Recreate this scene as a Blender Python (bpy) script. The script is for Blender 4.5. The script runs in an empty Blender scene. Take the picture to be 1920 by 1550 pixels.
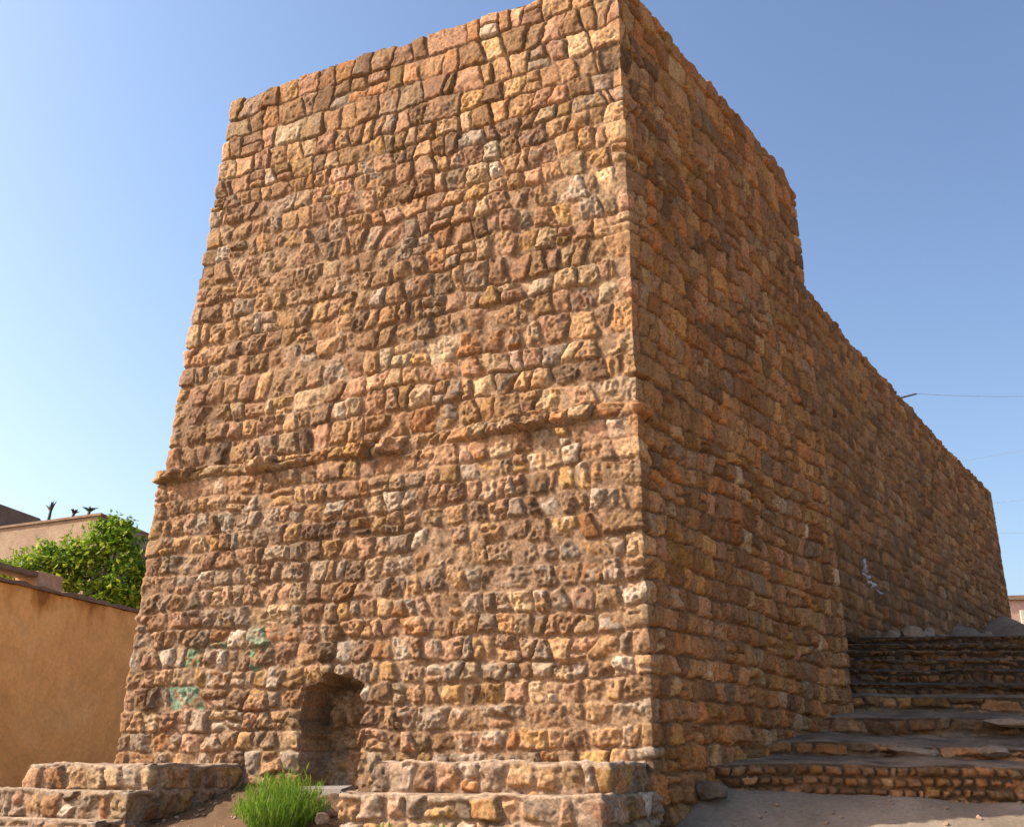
import bpy, bmesh, math, random
import numpy as np
from mathutils import Vector, Matrix

random.seed(7)
SC = bpy.context.scene
COL = SC.collection
R = math.radians
EYE = 1.6

# ------------------------------------------------------------------ helpers
def link(o, parent=None):
    COL.objects.link(o)
    if parent is not None:
        o.parent = parent
        o.matrix_parent_inverse = Matrix.Translation(-Vector(parent.location)) if parent.type == 'EMPTY' else Matrix.Identity(4)
    return o

def tag(o, label=None, cat=None, group=None, kind=None):
    if label: o['label'] = label
    if cat: o['category'] = cat
    if group: o['group'] = group
    if kind: o['kind'] = kind
    return o

def empty(name, loc, label, cat, group=None):
    o = bpy.data.objects.new(name, None)
    o.location = loc
    o.empty_display_size = 0.2
    COL.objects.link(o)
    return tag(o, label, cat, group)

def smooth(a, b, x):
    t = np.clip((x - a) / (b - a), 0, 1)
    return t * t * (3 - 2 * t)

_tabs = {}
def vnoise(x, y, seed=0):
    if seed not in _tabs:
        _tabs[seed] = np.random.default_rng(1000 + seed).random((256, 256)).astype(np.float32) * 2 - 1
    T = _tabs[seed]
    xi = np.floor(x).astype(np.int64); yi = np.floor(y).astype(np.int64)
    fx = (x - xi).astype(np.float32); fy = (y - yi).astype(np.float32)
    fx = fx * fx * fx * (fx * (fx * 6 - 15) + 10); fy = fy * fy * fy * (fy * (fy * 6 - 15) + 10)
    x0 = xi & 255; x1 = (xi + 1) & 255; y0 = yi & 255; y1 = (yi + 1) & 255
    a = T[y0, x0] * (1 - fx) + T[y0, x1] * fx
    b = T[y1, x0] * (1 - fx) + T[y1, x1] * fx
    return a * (1 - fy) + b * fy

def fbm(x, y, seed=0, octv=4, gain=0.5):
    s = 0; a = 1.0; n = 0
    for i in range(octv):
        s = s + a * vnoise(x * 2.03 ** i + 17.3 * i, y * 2.03 ** i + 5.1 * i, seed + i); n += a; a *= gain
    return s / n * 1.5

def ridged(x, y, seed=0, octv=3):
    s = 0; a = 1.0; n = 0
    for i in range(octv):
        s = s + a * (1 - 2 * np.abs(vnoise(x * 2.1 ** i, y * 2.1 ** i, seed + i))); n += a; a *= 0.5
    return s / n

# ------------------------------------------------------------------ materials
def new_mat(name):
    m = bpy.data.materials.new(name); m.use_nodes = True
    nt = m.node_tree
    b = nt.nodes['Principled BSDF']
    b.inputs['Roughness'].default_value = 0.92
    b.inputs['Specular IOR Level'].default_value = 0.2
    return m, nt, b

def noise_node(nt, scale, detail=5, rough=0.6, dist=0.0):
    co = nt.nodes.get('co') or nt.nodes.new('ShaderNodeTexCoord'); co.name = 'co'
    n = nt.nodes.new('ShaderNodeTexNoise')
    n.inputs['Scale'].default_value = scale; n.inputs['Detail'].default_value = detail
    n.inputs['Roughness'].default_value = rough; n.inputs['Distortion'].default_value = dist
    nt.links.new(co.outputs['Object'], n.inputs['Vector'])
    return n

def ramp(nt, inp, stops):
    r = nt.nodes.new('ShaderNodeValToRGB')
    e = r.color_ramp.elements
    while len(e) < len(stops): e.new(0.5)
    for i, (p, c) in enumerate(stops):
        e[i].position = p; e[i].color = (*c, 1) if len(c) == 3 else c
    nt.links.new(inp, r.inputs['Fac'])
    return r

def mixc(nt, kind, fac, a, b):
    m = nt.nodes.new('ShaderNodeMix'); m.data_type = 'RGBA'; m.blend_type = kind
    if isinstance(fac, (int, float)): m.inputs[0].default_value = fac
    else: nt.links.new(fac, m.inputs[0])
    for s, v in ((6, a), (7, b)):
        if isinstance(v, tuple): m.inputs[s].default_value = (*v, 1)
        else: nt.links.new(v, m.inputs[s])
    return m.outputs[2]

def bump(nt, b, src, strength, dist):
    n = nt.nodes.new('ShaderNodeBump'); n.inputs['Strength'].default_value = strength; n.inputs['Distance'].default_value = dist
    nt.links.new(src, n.inputs['Height']); nt.links.new(n.outputs['Normal'], b.inputs['Normal'])

def stone_material(name, fine=34.0, amt=0.8):
    m, nt, b = new_mat(name)
    at = nt.nodes.new('ShaderNodeAttribute'); at.attribute_name = 'Col'
    n1 = noise_node(nt, fine, 6, 0.7, 0.3)
    r1 = ramp(nt, n1.outputs['Fac'], [(0.25, (1 - amt,) * 3), (0.5, (1, 1, 1)), (0.75, (1 + amt * 0.7, 1 + amt * 0.66, 1 + amt * 0.6))])
    n2 = noise_node(nt, 9.0, 4, 0.6, 0.5)
    r2 = ramp(nt, n2.outputs['Fac'], [(0.3, (0.80, 0.77, 0.74)), (0.55, (1, 1, 1)), (0.75, (1.12, 1.05, 0.95))])
    c = mixc(nt, 'MULTIPLY', 1.0, at.outputs['Color'], r1.outputs['Color'])
    c = mixc(nt, 'MULTIPLY', 1.0, c, r2.outputs['Color'])
    nt.links.new(c, b.inputs['Base Color'])
    n3 = noise_node(nt, 70.0, 5, 0.7)
    bump(nt, b, n3.outputs['Fac'], 0.8, 0.014)
    return m

def plain_material(name, c0, c1, c2, scale, bscale, bdist, bstr=0.4, rough=0.95):
    m, nt, b = new_mat(name)
    n = noise_node(nt, scale, 6, 0.65, 0.4)
    r = ramp(nt, n.outputs['Fac'], [(0.3, c0), (0.5, c1), (0.7, c2)])
    n2 = noise_node(nt, bscale, 6, 0.7)
    g = ramp(nt, n2.outputs['Fac'], [(0.3, (0.78,) * 3), (0.7, (1.2,) * 3)])
    nt.links.new(mixc(nt, 'MULTIPLY', 1.0, r.outputs['Color'], g.outputs['Color']), b.inputs['Base Color'])
    b.inputs['Roughness'].default_value = rough
    bump(nt, b, n2.outputs['Fac'], bstr, bdist)
    return m

M = {}
M['stone'] = stone_material('rubble_stone')
M['stone_far'] = stone_material('rubble_stone_far', 22.0, 0.5)
M['brick'] = stone_material('worn_brick', 30.0, 0.5)
M['core'] = plain_material('mortar', (.24, .16, .10), (.30, .20, .13), (.36, .25, .17), 2.0, 30.0, .02)
M['ground'] = plain_material('dusty_ground', (.17, .13, .09), (.22, .17, .12), (.28, .22, .16), 1.3, 26.0, .02, .5)
M['tread'] = plain_material('dusty_tread', (.10, .085, .065), (.15, .125, .095), (.21, .17, .13), 2.2, 22.0, .03, .6)
def tint_by_col(m):
    nt = m.node_tree; b = nt.nodes['Principled BSDF']
    src = b.inputs['Base Color'].links[0].from_socket
    at = nt.nodes.new('ShaderNodeAttribute'); at.attribute_name = 'Col'
    nt.links.new(mixc(nt, 'MULTIPLY', 1.0, src, at.outputs['Color']), b.inputs['Base Color'])
tint_by_col(M['ground'])
M['soil'] = plain_material('soil', (.16, .10, .06), (.22, .145, .09), (.29, .2, .13), 6.0, 40.0, .03, .7)
M['slab'] = plain_material('grey_slab', (.17, .15, .135), (.22, .195, .175), (.27, .24, .22), 3.0, 30.0, .01)
M['wire'] = plain_material('weathered_wire', (.27, .29, .33), (.31, .33, .37), (.35, .37, .41), 8.0, 40.0, .001)
M['metal'] = plain_material('dark_metal', (.03, .03, .035), (.05, .05, .05), (.07, .06, .055), 8.0, 40.0, .002, .2, .6)

# ------------------------------------------------------------------ mesh from a grid
def grid_mesh(name, P, C, mat, parent=None, fmask=None):
    nr, nc = P.shape[:2]
    idx = np.arange(nr * nc).reshape(nr, nc)
    q = np.stack([idx[:-1, :-1], idx[:-1, 1:], idx[1:, 1:], idx[1:, :-1]], -1)
    q = q.reshape(-1, 4) if fmask is None else q[fmask]
    used, inv = np.unique(q.ravel(), return_inverse=True)
    v = P.reshape(-1, 3)[used].astype(np.float32); f = inv.reshape(-1, 4).astype(np.int32)
    me = bpy.data.meshes.new(name)
    me.vertices.add(len(v)); me.vertices.foreach_set('co', v.ravel())
    me.loops.add(f.size); me.loops.foreach_set('vertex_index', f.ravel())
    me.polygons.add(len(f)); me.polygons.foreach_set('loop_start', np.arange(0, f.size, 4, dtype=np.int32))
    me.polygons.foreach_set('use_smooth', np.ones(len(f), dtype=bool))
    me.update(calc_edges=True)
    if C is not None:
        a = me.attributes.new('Col', 'FLOAT_COLOR', 'POINT')
        c4 = np.ones((len(v), 4), np.float32); c4[:, :3] = C.reshape(-1, 3)[used]
        a.data.foreach_set('color', c4.ravel())
    me.materials.append(mat)
    return link(bpy.data.objects.new(name, me), parent)

def bm_obj(name, bm, mat, parent=None, smooth_shade=False):
    me = bpy.data.meshes.new(name)
    bmesh.ops.recalc_face_normals(bm, faces=bm.faces)
    bm.to_mesh(me); bm.free()
    if smooth_shade:
        for p in me.polygons: p.use_smooth = True
    for m in (mat if isinstance(mat, list) else [mat]): me.materials.append(m)
    return link(bpy.data.objects.new(name, me), parent)

def add_prism(bm, pts, z0, z1):
    n = len(pts)
    z0 = z0 if hasattr(z0, '__len__') else [z0] * n
    z1 = z1 if hasattr(z1, '__len__') else [z1] * n
    a = [bm.verts.new((p[0], p[1], z)) for p, z in zip(pts, z0)]
    b = [bm.verts.new((p[0], p[1], z)) for p, z in zip(pts, z1)]
    bm.faces.new(b); bm.faces.new(a[::-1])
    for i in range(n):
        j = (i + 1) % n
        bm.faces.new((a[i], a[j], b[j], b[i]))

def add_tube(bm, pts, rad, n=6):
    rings = []
    pts = [Vector(p) for p in pts]
    rads = rad if hasattr(rad, '__len__') else [rad] * len(pts)
    for i, p in enumerate(pts):
        d = (pts[min(i + 1, len(pts) - 1)] - pts[max(i - 1, 0)]).normalized()
        u = d.cross(Vector((0, 0, 1)));
        if u.length < 0.1: u = d.cross(Vector((1, 0, 0)))
        u.normalize(); w = d.cross(u)
        rings.append([bm.verts.new(p + (u * math.cos(2 * math.pi * k / n) + w * math.sin(2 * math.pi * k / n)) * rads[i]) for k in range(n)])
    for a, b in zip(rings, rings[1:]):
        for k in range(n):
            bm.faces.new((a[k], a[(k + 1) % n], b[(k + 1) % n], b[k]))
    bm.faces.new(rings[0][::-1]); bm.faces.new(rings[-1])

# ------------------------------------------------------------------ masonry
PAL = np.array([
    (.37, .235, .125),   # 0 tan
    (.29, .175, .095),   # 1 brown
    (.39, .20, .09),   # 2 orange
    (.37, .225, .145),   # 3 pinkish
    (.30, .235, .175),   # 4 grey
    (.43, .315, .19),    # 5 cream
    (.47, .40, .32),     # 6 pale grey
    (.21, .14, .09),     # 7 dark brown
    (.38, .24, .10),     # 8 ochre
]) * np.array((.85, .81, .755))

def layout(S, Z, zc, corners, wfun, seed, warp=1.0, split=0.12, sq=0.0):
    """Courses of uneven stones: returns stone id, distance to its edge, and per-stone random numbers."""
    rng = np.random.default_rng(seed)
    Sw = S + warp * (.022 * vnoise(S / .21, Z / .21, seed) + .011 * vnoise(S / .075, Z / .075, seed + 1))
    Zw = Z + warp * (.040 * vnoise(S / 1.3, Z / .9, seed + 2) + .020 * vnoise(S / .26, Z / .26, seed + 3) + .008 * vnoise(S / .07, Z / .07, seed + 4))
    k = np.clip(np.searchsorted(zc, Zw, side='right') - 1, 0, len(zc) - 2)
    ID = np.zeros(S.shape, np.int32); D = np.zeros(S.shape, np.float32)
    s0, s1 = S.min() - .6, S.max() + .6
    nid = 0
    info = []
    for c in range(len(zc) - 1):
        wmin, wmax = wfun(zc[c])
        b = [s0 - rng.random() * wmax]
        while b[-1] < s1:
            w = wmin + (wmax - wmin) * rng.random() ** 1.3
            if rng.random() < .12: w *= .6
            if rng.random() < .06: w *= 1.6
            b.append(b[-1] + w)
        b = np.array(b)
        for cn in corners:
            near = np.abs(b - cn) < .11
            b[near] = cn + np.where((c % 2) == 0, -1, 1) * (.13 + .12 * rng.random(near.sum()))
            b.sort()
        b = b[np.concatenate([[True], np.diff(b) > .05])]
        m = k == c
        nb = len(b) - 1
        if m.any():
            x = Sw[m]; z = Zw[m]
            h = zc[c + 1] - zc[c]; v = (z - zc[c]) / h
            sl = (rng.random(len(b)) - .5) * .19 * warp
            sl[[0, -1]] = 0
            x = x - np.interp(x, b, sl) * (v - .5)
            i = np.clip(np.searchsorted(b, x, side='right') - 1, 0, nb - 1)
            # some stones are two thin ones on top of each other
            sp = np.where(rng.random(nb) < split, .38 + .24 * rng.random(nb), 2.0)
            tilt = (rng.random(nb) - .5) * .25
            mid = sp[i] + tilt[i] * ((x - b[i]) / (b[i + 1] - b[i]) - .5)
            up = v > mid
            lo = np.where(up, mid, 0) * h; hi = np.where(up | (sp[i] > 1), 1.0, mid) * h
            dl = x - b[i]; dr = b[i + 1] - x; db = v * h - lo; dt = hi - v * h
            e = 2.5 + sq + 3.5 * rng.random(nb)[i] ** 1.3
            eps = 1e-3
            dd = (np.maximum(dl, eps) ** -e + np.maximum(dr, eps) ** -e + np.maximum(db, eps) ** -e + np.maximum(dt, eps) ** -e) ** (-1 / e)
            D[m] = dd
            ID[m] = nid + 2 * i + up
        info.append((nid, nid + 2 * nb, b))
        nid += 2 * nb
    rnd = np.random.default_rng(seed + 99).random((nid, 16))
    return ID, D, rnd

def stone_colours(ID, rnd, S, Z, weights_fn, seed):
    """One colour for each stone, with a blotch of a second colour across it. weights_fn(z) -> palette weights."""
    n = len(rnd)
    cnt = np.bincount(ID.ravel(), minlength=n); cnt[cnt == 0] = 1
    zc = np.bincount(ID.ravel(), Z.ravel(), minlength=n) / cnt
    sc = np.bincount(ID.ravel(), S.ravel(), minlength=n) / cnt
    W = weights_fn(sc, zc)
    cw = np.cumsum(W / W.sum(1, keepdims=True), 1)
    p1 = (rnd[:, 8:9] > cw).sum(1).clip(0, len(PAL) - 1)
    p2 = (rnd[:, 9:10] > cw).sum(1).clip(0, len(PAL) - 1)
    val = (.66 + .68 * rnd[:, 10])[:, None]
    c1 = PAL[p1] * val; c2 = PAL[p2] * val
    t = smooth(-.15, .4, fbm(S / .08 + rnd[ID, 11] * 40, Z / .08 + rnd[ID, 12] * 40, seed, 4))[..., None] * (.35 + .6 * rnd[ID, 13])[..., None]
    return c1[ID] * (1 - t) + c2[ID] * t, sc, zc

def masonry(S, Z, zc, corners, wfun, wts, seed, warp=1.0, split=.12, joint=.014, rough=1.0, relief=1.0, mortar=-.020, mcol=(.30, .20, .13), rough_fn=None, sidejoint=None, wash=.30, sq=0.0):
    ID, D, r = layout(S, Z, zc, corners, wfun, seed, warp, split, sq)
    shrink = r[:, 0] ** 3 * .016
    w = .008 + .020 * r[:, 1]
    prot = relief * (-.006 + .034 * r[:, 2] ** 1.5)
    rg = rough * (.35 + .9 * r[:, 3])
    if rough_fn is not None: rg_px = rg[ID] * rough_fn(S, Z)
    else: rg_px = rg[ID]
    d = D - joint / 2 - shrink[ID] + .006 * vnoise(S / .035, Z / .035, seed + 5)
    t = np.clip(d / w[ID], 0, 1)
    prof = 1 - (1 - t) ** 2
    # broken faces: each stone is cut by three leaning planes
    n_ = len(r); cnt = np.maximum(np.bincount(ID.ravel(), minlength=n_), 1)
    cs = np.bincount(ID.ravel(), S.ravel(), minlength=n_) / cnt; cz = np.bincount(ID.ravel(), Z.ravel(), minlength=n_) / cnt
    rf_ = np.random.default_rng(seed + 7).random((n_, 12))
    us = S - cs[ID] + .012 * vnoise(S / .05, Z / .05, seed + 50); uz = Z - cz[ID] + .012 * vnoise(S / .05, Z / .05, seed + 51)
    facet = np.full(S.shape, .016, np.float32)
    for q in range(4):
        th = 2 * np.pi * (rf_[:, q * 3] + q / 4); m_ = .12 + .55 * rf_[:, q * 3 + 1] ** 1.5; c_ = .004 + .045 * rf_[:, q * 3 + 2]
        facet = np.minimum(facet, c_[ID] - m_[ID] * (us * np.cos(th)[ID] + uz * np.sin(th)[ID]))
    facet = np.maximum(facet, -.035) * relief * (1 if sidejoint is None else np.where(sidejoint < -.005, .55, 1.0))
    ox = r[ID, 4] * 50; oy = r[ID, 5] * 50
    rock = rg_px * (.010 * fbm(S / .11 + ox, Z / .10 + oy, seed + 6, 3) + .014 * ridged(S / .06 + ox, Z / .07 + oy, seed + 8, 4) + .006 * vnoise(S / .03, Z / .03, seed + 9))
    hs = np.where(d > 0, -.050 + (.050 + prot[ID]) * prof + (rock + .8 * facet) * prof, -.055)
    hm = mortar + (0 if sidejoint is None else sidejoint) + .020 * fbm(S / .7, Z / .5, seed + 12, 2) + .012 * fbm(S / .09, Z / .07, seed + 11, 3)
    pit = smooth(.38, .62, vnoise(S / .045, Z / .04, seed + 14)) * smooth(-.1, .3, vnoise(S / .35, Z / .3, seed + 15))
    hs = hs - .016 * rough * pit * prof * (1 if rough_fn is None else np.clip(rough_fn(S, Z), 0, 1.3))
    h = np.maximum(hs, hm)
    C, sc, zcn = stone_colours(ID, r, S, Z, wts, seed + 20)
    mm = smooth(-.003, .006, hm - hs)[..., None]
    mv = (1 + .25 * fbm(S / .2, Z / .2, seed + 30, 3))[..., None]
    C = C * (1 - mm) + np.array(mcol) * mv * mm * (1 if sidejoint is None else np.where(sidejoint < -.005, .6, 1.0)[..., None])
    dust = smooth(.0, .7, fbm(S / .9, Z / .7, seed + 40, 3))[..., None] * (wash if sidejoint is None else wash * (sidejoint > -.005)[..., None])     # patches of mortar wash over the stones
    C = C * (1 - dust) + (np.array(mcol) * 1.05) * dust
    return h.astype(np.float32), C.astype(np.float32), ID, sc, zcn

def path_frame(S, corners_xy, rr=.016):
    """Point and outward normal on a polyline walked left to right (outside on the right-hand side)."""
    pts = np.array(corners_xy, float)
    seg = np.diff(pts, axis=0); L = np.hypot(seg[:, 0], seg[:, 1]); T = seg / L[:, None]
    cum = np.concatenate([[0], np.cumsum(L)])
    i = np.clip(np.searchsorted(cum, S, side='right') - 1, 0, len(L) - 1)
    P = pts[i] + T[i] * (S - cum[i])[..., None]
    N = np.stack([T[:, 1], -T[:, 0]], 1)
    n = N[i].copy()
    for c in range(1, len(L)):
        ds = S - cum[c]
        wgt = smooth(-rr, rr, ds)[..., None]
        near = np.abs(ds) < rr
        nb = N[c - 1] * (1 - wgt) + N[c] * wgt
        nb = nb / np.linalg.norm(nb, axis=-1, keepdims=True)
        n[near] = nb[near]
    return P, n, cum

def steps_between(a, b, d):
    return np.linspace(a, b, max(2, int(round((b - a) / d)) + 1))

def courses(z0, z1, hmin, hmax, rng):
    z = [z0]
    while z[-1] < z1 - hmin * .6:
        z.append(z[-1] + hmin + (hmax - hmin) * rng.random())
    z = np.array(z)
    return z0 + (z - z0) * (z1 - z0) / (z[-1] - z0)

# ------------------------------------------------------------------ the lie of the place (metres; eye at the origin, 1.6 up)
TL = np.array([-.908, .4185]); NF = np.array([-.4185, -.908])
Cc = np.array([1.205, 9.0])                      # near corner of the tower
RD = np.array([.595, .804]); RN = np.array([.804, -.595])
Dd = Cc + RD * 5.38                              # far right corner of the tower
FW = 6.12
Lc = Cc + TL * FW
ZT = 10.16                                       # tower top
ZLEDGE = 4.83
Z0 = .85

def front_xy(s, p):                              # s to the left of the near corner, p out of the face
    q = Cc + TL * s + NF * p
    return float(q[0]), float(q[1])

# ------------------------------------------------------------------ tower
tower = empty('stone_tower', (float(Lc[0] + 3.3), float(Lc[1]) + .5, Z0),
              'tall square tower of brown rubble stone with a small doorway, lit front and shaded side', 'tower')

def build_tower():
    rng = np.random.default_rng(3)
    LB = .9; RB = .9
    Lb = Lc + np.array([.35, .937]) * LB
    Db = Dd + np.array([-.80, .6]) * RB
    corners = [Lb, Lc, Cc, Dd, Db]
    c = [0, LB, LB + FW, LB + FW + 5.38, LB + FW + 5.38 + RB]
    sv = np.concatenate([steps_between(c[0], c[1], .05)[:-1], steps_between(c[1], c[2], .0125)[:-1],
                         steps_between(c[2], c[2] + .3, .0125)[:-1], steps_between(c[2] + .3, c[3], .021)[:-1], steps_between(c[3], c[4], .04)])
    zv = steps_between(Z0, ZT, .0125)
    S, Z = np.meshgrid(sv, zv)
    lower = courses(Z0, ZLEDGE - .065, .19, .25, rng)
    upper = courses(ZLEDGE + .095, ZT - .95, .22, .30, rng)
    top = courses(ZT - .95, ZT + .02, .27, .33, rng)
    zc = np.concatenate([lower[:-1], [ZLEDGE - .065], upper[:-1], top])
    corner_front = c[2]

    def wfun(z):
        return (.15, .30) if z < ZLEDGE - .1 else ((.2, .42) if z < ZLEDGE else ((.18, .34) if z < ZT - 1 else (.24, .40)))

    def wts(sc, z):
        n = len(z); W = np.zeros((n, len(PAL)))
        W[:] = (3.4, 2.0, .45, 2.2, 1.2, 1.3, .3, .8, .8)
        lo = z < ZLEDGE - .1
        W[lo] = (2.6, 1.6, .5, 2.0, 2.2, 1.1, 1.7, .9, .9)
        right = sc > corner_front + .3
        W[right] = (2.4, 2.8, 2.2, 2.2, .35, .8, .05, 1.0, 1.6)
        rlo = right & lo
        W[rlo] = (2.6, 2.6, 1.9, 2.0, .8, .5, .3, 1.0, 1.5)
        tp = (z > ZT - .7)
        W[tp] *= np.array([1, 1, 4.5, 1, .7, 1.3, .5, 1, 1.6])
        q = np.abs(sc - corner_front) < .22
        W[q & ~lo] = (3, 1.4, .9, 1.8, .6, 1.6, .2, .5, .5)
        led = np.abs(z - ZLEDGE) < .1
        W[led] = (2, 1.5, 2.5, 1, .3, 1, 0, .5, 2.5)
        return W

    def rfn(S, Z):
        a = np.where(Z < ZLEDGE, 1.25, .95)
        a = a * (1 - .55 * smooth(ZT - 1.5, ZT - .6, Z))
        a = a * np.where(S > corner_front, .85, 1.0)
        return a
    h, C, ID, sc, zcn = masonry(S, Z, zc, [c[1], c[2], c[3]], wfun, wts, 11, 1.35, .10, .010, 1.2, 1.0, -.030, (.275, .18, .108), rfn, np.where(S > c[2] + .1, -.012, 0.0) - .010 * smooth(ZT - 2.2, ZT - 1.2, Z) + .006 * smooth(ZLEDGE + .6, ZLEDGE - .8, Z) * (S < c[2]))
    C = C * np.where((S > c[2])[..., None], np.array((1.22, 1.0, .76)), 1.0)      # side stone tinted warmer, the tint making up for its bluish shade
    # raked joints near the top, flush mortar lower down
    sfr = c[2] - S                                # distance left of the near corner on the front
    # whole-wall unevenness
    h = h + .020 * fbm(S / 1.5, Z / 1.5, 71, 2) + .010 * fbm(S / .5, Z / .5, 75, 2)
    # the corner is dressed flat and sharp
    cq = np.maximum(.65 * (1 - smooth(.0, .07, np.abs(S - c[2]))), .8 * (1 - smooth(.0, .2, np.abs(S - c[3]))))
    cq = np.maximum(cq, .7 * (1 - smooth(.0, .14, np.abs(S - c[1]))))
    h = h * (1 - .6 * cq) + .004 * cq + .022 * cq * (np.random.default_rng(15).random(ID.max() + 1)[ID] - .5) * (h > -.02)
    # ledge: a broken string course, stones of different reach with gaps
    n = ID.max() + 1
    reach = np.random.default_rng(5).random(n)
    isl = np.abs(zcn[:n] - ZLEDGE) < .085
    rv = np.where(isl, np.where(reach < .40, .0, .015 + .145 * reach), 0)
    onr = (sc[:n] > c[2] + .25)
    rv = np.where(onr, rv * .12, rv)
    rv = np.where(isl & (np.abs(sc[:n] - c[2]) < .3), .06, rv)
    rv = np.where(isl & (np.abs(sc[:n] - c[1]) < .35), .10, rv)
    led = rv[ID] * (.65 + .6 * smooth(-.3, .25, fbm(S / .22, Z / .3, 117, 3)))
    edge = smooth(-.045, .0, h)
    h = h + led * (.35 + .65 * edge)
    # hollowed band under the ledge, plastered with old mortar
    band = smooth(ZLEDGE - .42, ZLEDGE - .30, Z + .08 * fbm(S / .5, Z / .5, 81, 2)) * (1 - smooth(ZLEDGE - .12, ZLEDGE - .07, Z)) * (S < c[2] + .02)
    patchy = band * smooth(-.25, .25, fbm(S / .55, Z / .3, 83, 3))
    h = h * (1 - .55 * patchy) + (-.012 + .01 * fbm(S / .1, Z / .06, 85, 3)) * .55 * patchy
    C = C * (1 - .6 * patchy[..., None]) + np.array((.36, .215, .125)) * .6 * patchy[..., None]
    # lower part stands a little proud of the part above the ledge
    h = h + .02 * (Z < ZLEDGE + .05)
    # fallen-out stones near the foot
    for (s_, z_, rs, rz, dp) in ((.75, 2.42, .16, .05, .05), (.35, 2.36, .14, .045, .05), (-1.35, 2.0, .2, .05, .07), (-1.9, 1.75, .18, .07, .06), (2.2, 2.52, .2, .04, .03)):
        rr_ = ((sfr - s_) / rs) ** 2 + ((Z - z_) / rz) ** 2 + .6 * fbm(S / .08, Z / .05, 91, 3)
        h = h - dp * smooth(1.2, .5, rr_)
    # doorway
    wob = .045 * fbm(S / .16, Z / .16, 95, 3)
    dx = (sfr - 3.335)
    inside = (np.abs(dx + wob) < .345) & (Z + wob * .8 < 2.42 - .05 * (np.abs(dx) / .33) ** 4 - .06 * (dx > .12)) & (Z > 1.32)
    hb = -.40 + 2.2 * np.clip(h, -.05, .05) * smooth(1.6, 1.9, Z) + .05 * fbm(S / .12, Z / .1, 97, 4) + .08 * smooth(1.9, 1.32, Z) + .06 * fbm(S / .3, Z / .3, 99, 2)
    dm = inside.astype(np.float32)
    for _ in range(1):
        pad = np.pad(dm, 1, mode='edge')
        dm = (pad[1:-1, 1:-1] * 2 + pad[:-2, 1:-1] + pad[2:, 1:-1] + pad[1:-1, :-2] + pad[1:-1, 2:]) / 6
    h = h * (1 - dm) + hb * dm
    nic = (np.array((.20, .14, .085)) * (1 + .5 * fbm(S / .12, Z / .09, 101, 3))[..., None])  # darker recess stone, painting in part of the shade inside
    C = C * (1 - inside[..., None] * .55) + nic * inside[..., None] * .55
    # green paint left on five stones
    for (s_, z_, op) in ((5.10, 2.77, .6), (4.78, 2.80, .45), (4.46, 2.77, .45), (4.42, 2.56, .8), (5.20, 2.25, .6)):
        j = int(np.argmin(np.abs(sv - (c[2] - s_)))); i = int(np.argmin(np.abs(zv - z_)))
        same = ID == ID[i, j]
        a = (same * smooth(-.2, .35, fbm(S / .07, Z / .05, 103, 4) + .05) * op * (h > -.03))[..., None]
        C = C * (1 - a) + np.array((.08, .30, .20)) * a
    # a few larger pale dressed blocks
    for (s_, z_) in ((2.93, 5.80), (2.72, 5.80), (2.30, 5.83), (2.10, 5.83), (1.62, 8.3), (4.85, 9.25), (3.9, 5.62), (.95, 6.3), (.2, 6.2)):
        j = int(np.argmin(np.abs(sv - (c[2] - s_)))); i = int(np.argmin(np.abs(zv - z_)))
        a = ((ID == ID[i, j]) * (h > -.035) * .65)[..., None]
        C = C * (1 - a) + np.array((.42, .34, .22)) * a
    # broad weathering: paler and darker patches, thin rain streaks
    wth = 1 + .16 * fbm(S / 1.6, Z / 1.3, 111, 3) - .16 * smooth(.2, .8, fbm(S / .12, Z / 2.2, 113, 3)) * smooth(-.2, .4, fbm(S / .9, Z / 1.5, 115, 2))
    C = C * wth[..., None]
    # soot / damp stain at the foot
    st = (smooth(1.75, .9, Z + .25 * fbm(S / .6, Z / .6, 105, 3)) * .35)[..., None]
    C = C * (1 - st) + C * np.array((.62, .58, .55)) * st
    # where things are
    P, N, cum = path_frame(S, corners)
    # taper of the left edge: the front gets narrower upward
    wdt = np.where(Z < ZLEDGE, FW - .0 - .036 * (Z - 1.6), FW - .115 - .05 - .078 * (Z - ZLEDGE))
    infront = (S >= c[1]) & (S <= c[2])
    shift = np.where(infront, (c[2] - S) / FW, np.where(S < c[1], 1.0, 0.0)) * (FW - wdt)
    # uneven top, each stone ending at its own height, and a worn far corner
    topo = .035 * (np.random.default_rng(9).random(n)[ID] - .5) + .02 * vnoise(S / .5, Z * 0, 107)
    topo = topo - .20 * smooth(c[3] - .55, c[3], S) - .05 * smooth(c[2] - .1, c[2], S) * smooth(c[2] + .2, c[2], S)
    zz = Z + topo * smooth(ZT - .35, ZT, Z)
    X = P[..., 0] - TL[0] * shift + N[..., 0] * h
    Y = P[..., 1] - TL[1] * shift + N[..., 1] * h
    # top cap rows, running inward
    PX = [X]; PY = [Y]; PZ = [zz]; CC = [C]
    for (ins, dz) in ((.03, .012), (.09, .016), (.3, .0), (.6, -.03)):
        jit = .012 * vnoise(sv / .1, sv * 0 + ins * 31, 109)
        PX.append((X[-1] - N[-1, :, 0] * ins)[None]); PY.append((Y[-1] - N[-1, :, 1] * ins)[None])
        PZ.append((zz[-1] + dz + jit)[None]); CC.append((C[-1] * .4 + np.array((.34, .24, .16)) * .6)[None])
    PP = np.stack([np.concatenate(PX), np.concatenate(PY), np.concatenate(PZ)], -1)
    CC = np.concatenate(CC)
    nr, nc = PP.shape[:2]
    sm = .5 * (sv[:-1] + sv[1:])[None].repeat(nr - 1, 0)
    zm = np.concatenate([.5 * (zv[:-1] + zv[1:]), np.full(nr - len(zv), ZT)])[:, None].repeat(nc - 1, 1)
    lm = np.zeros((nr - 1, nc - 1), bool)
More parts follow.
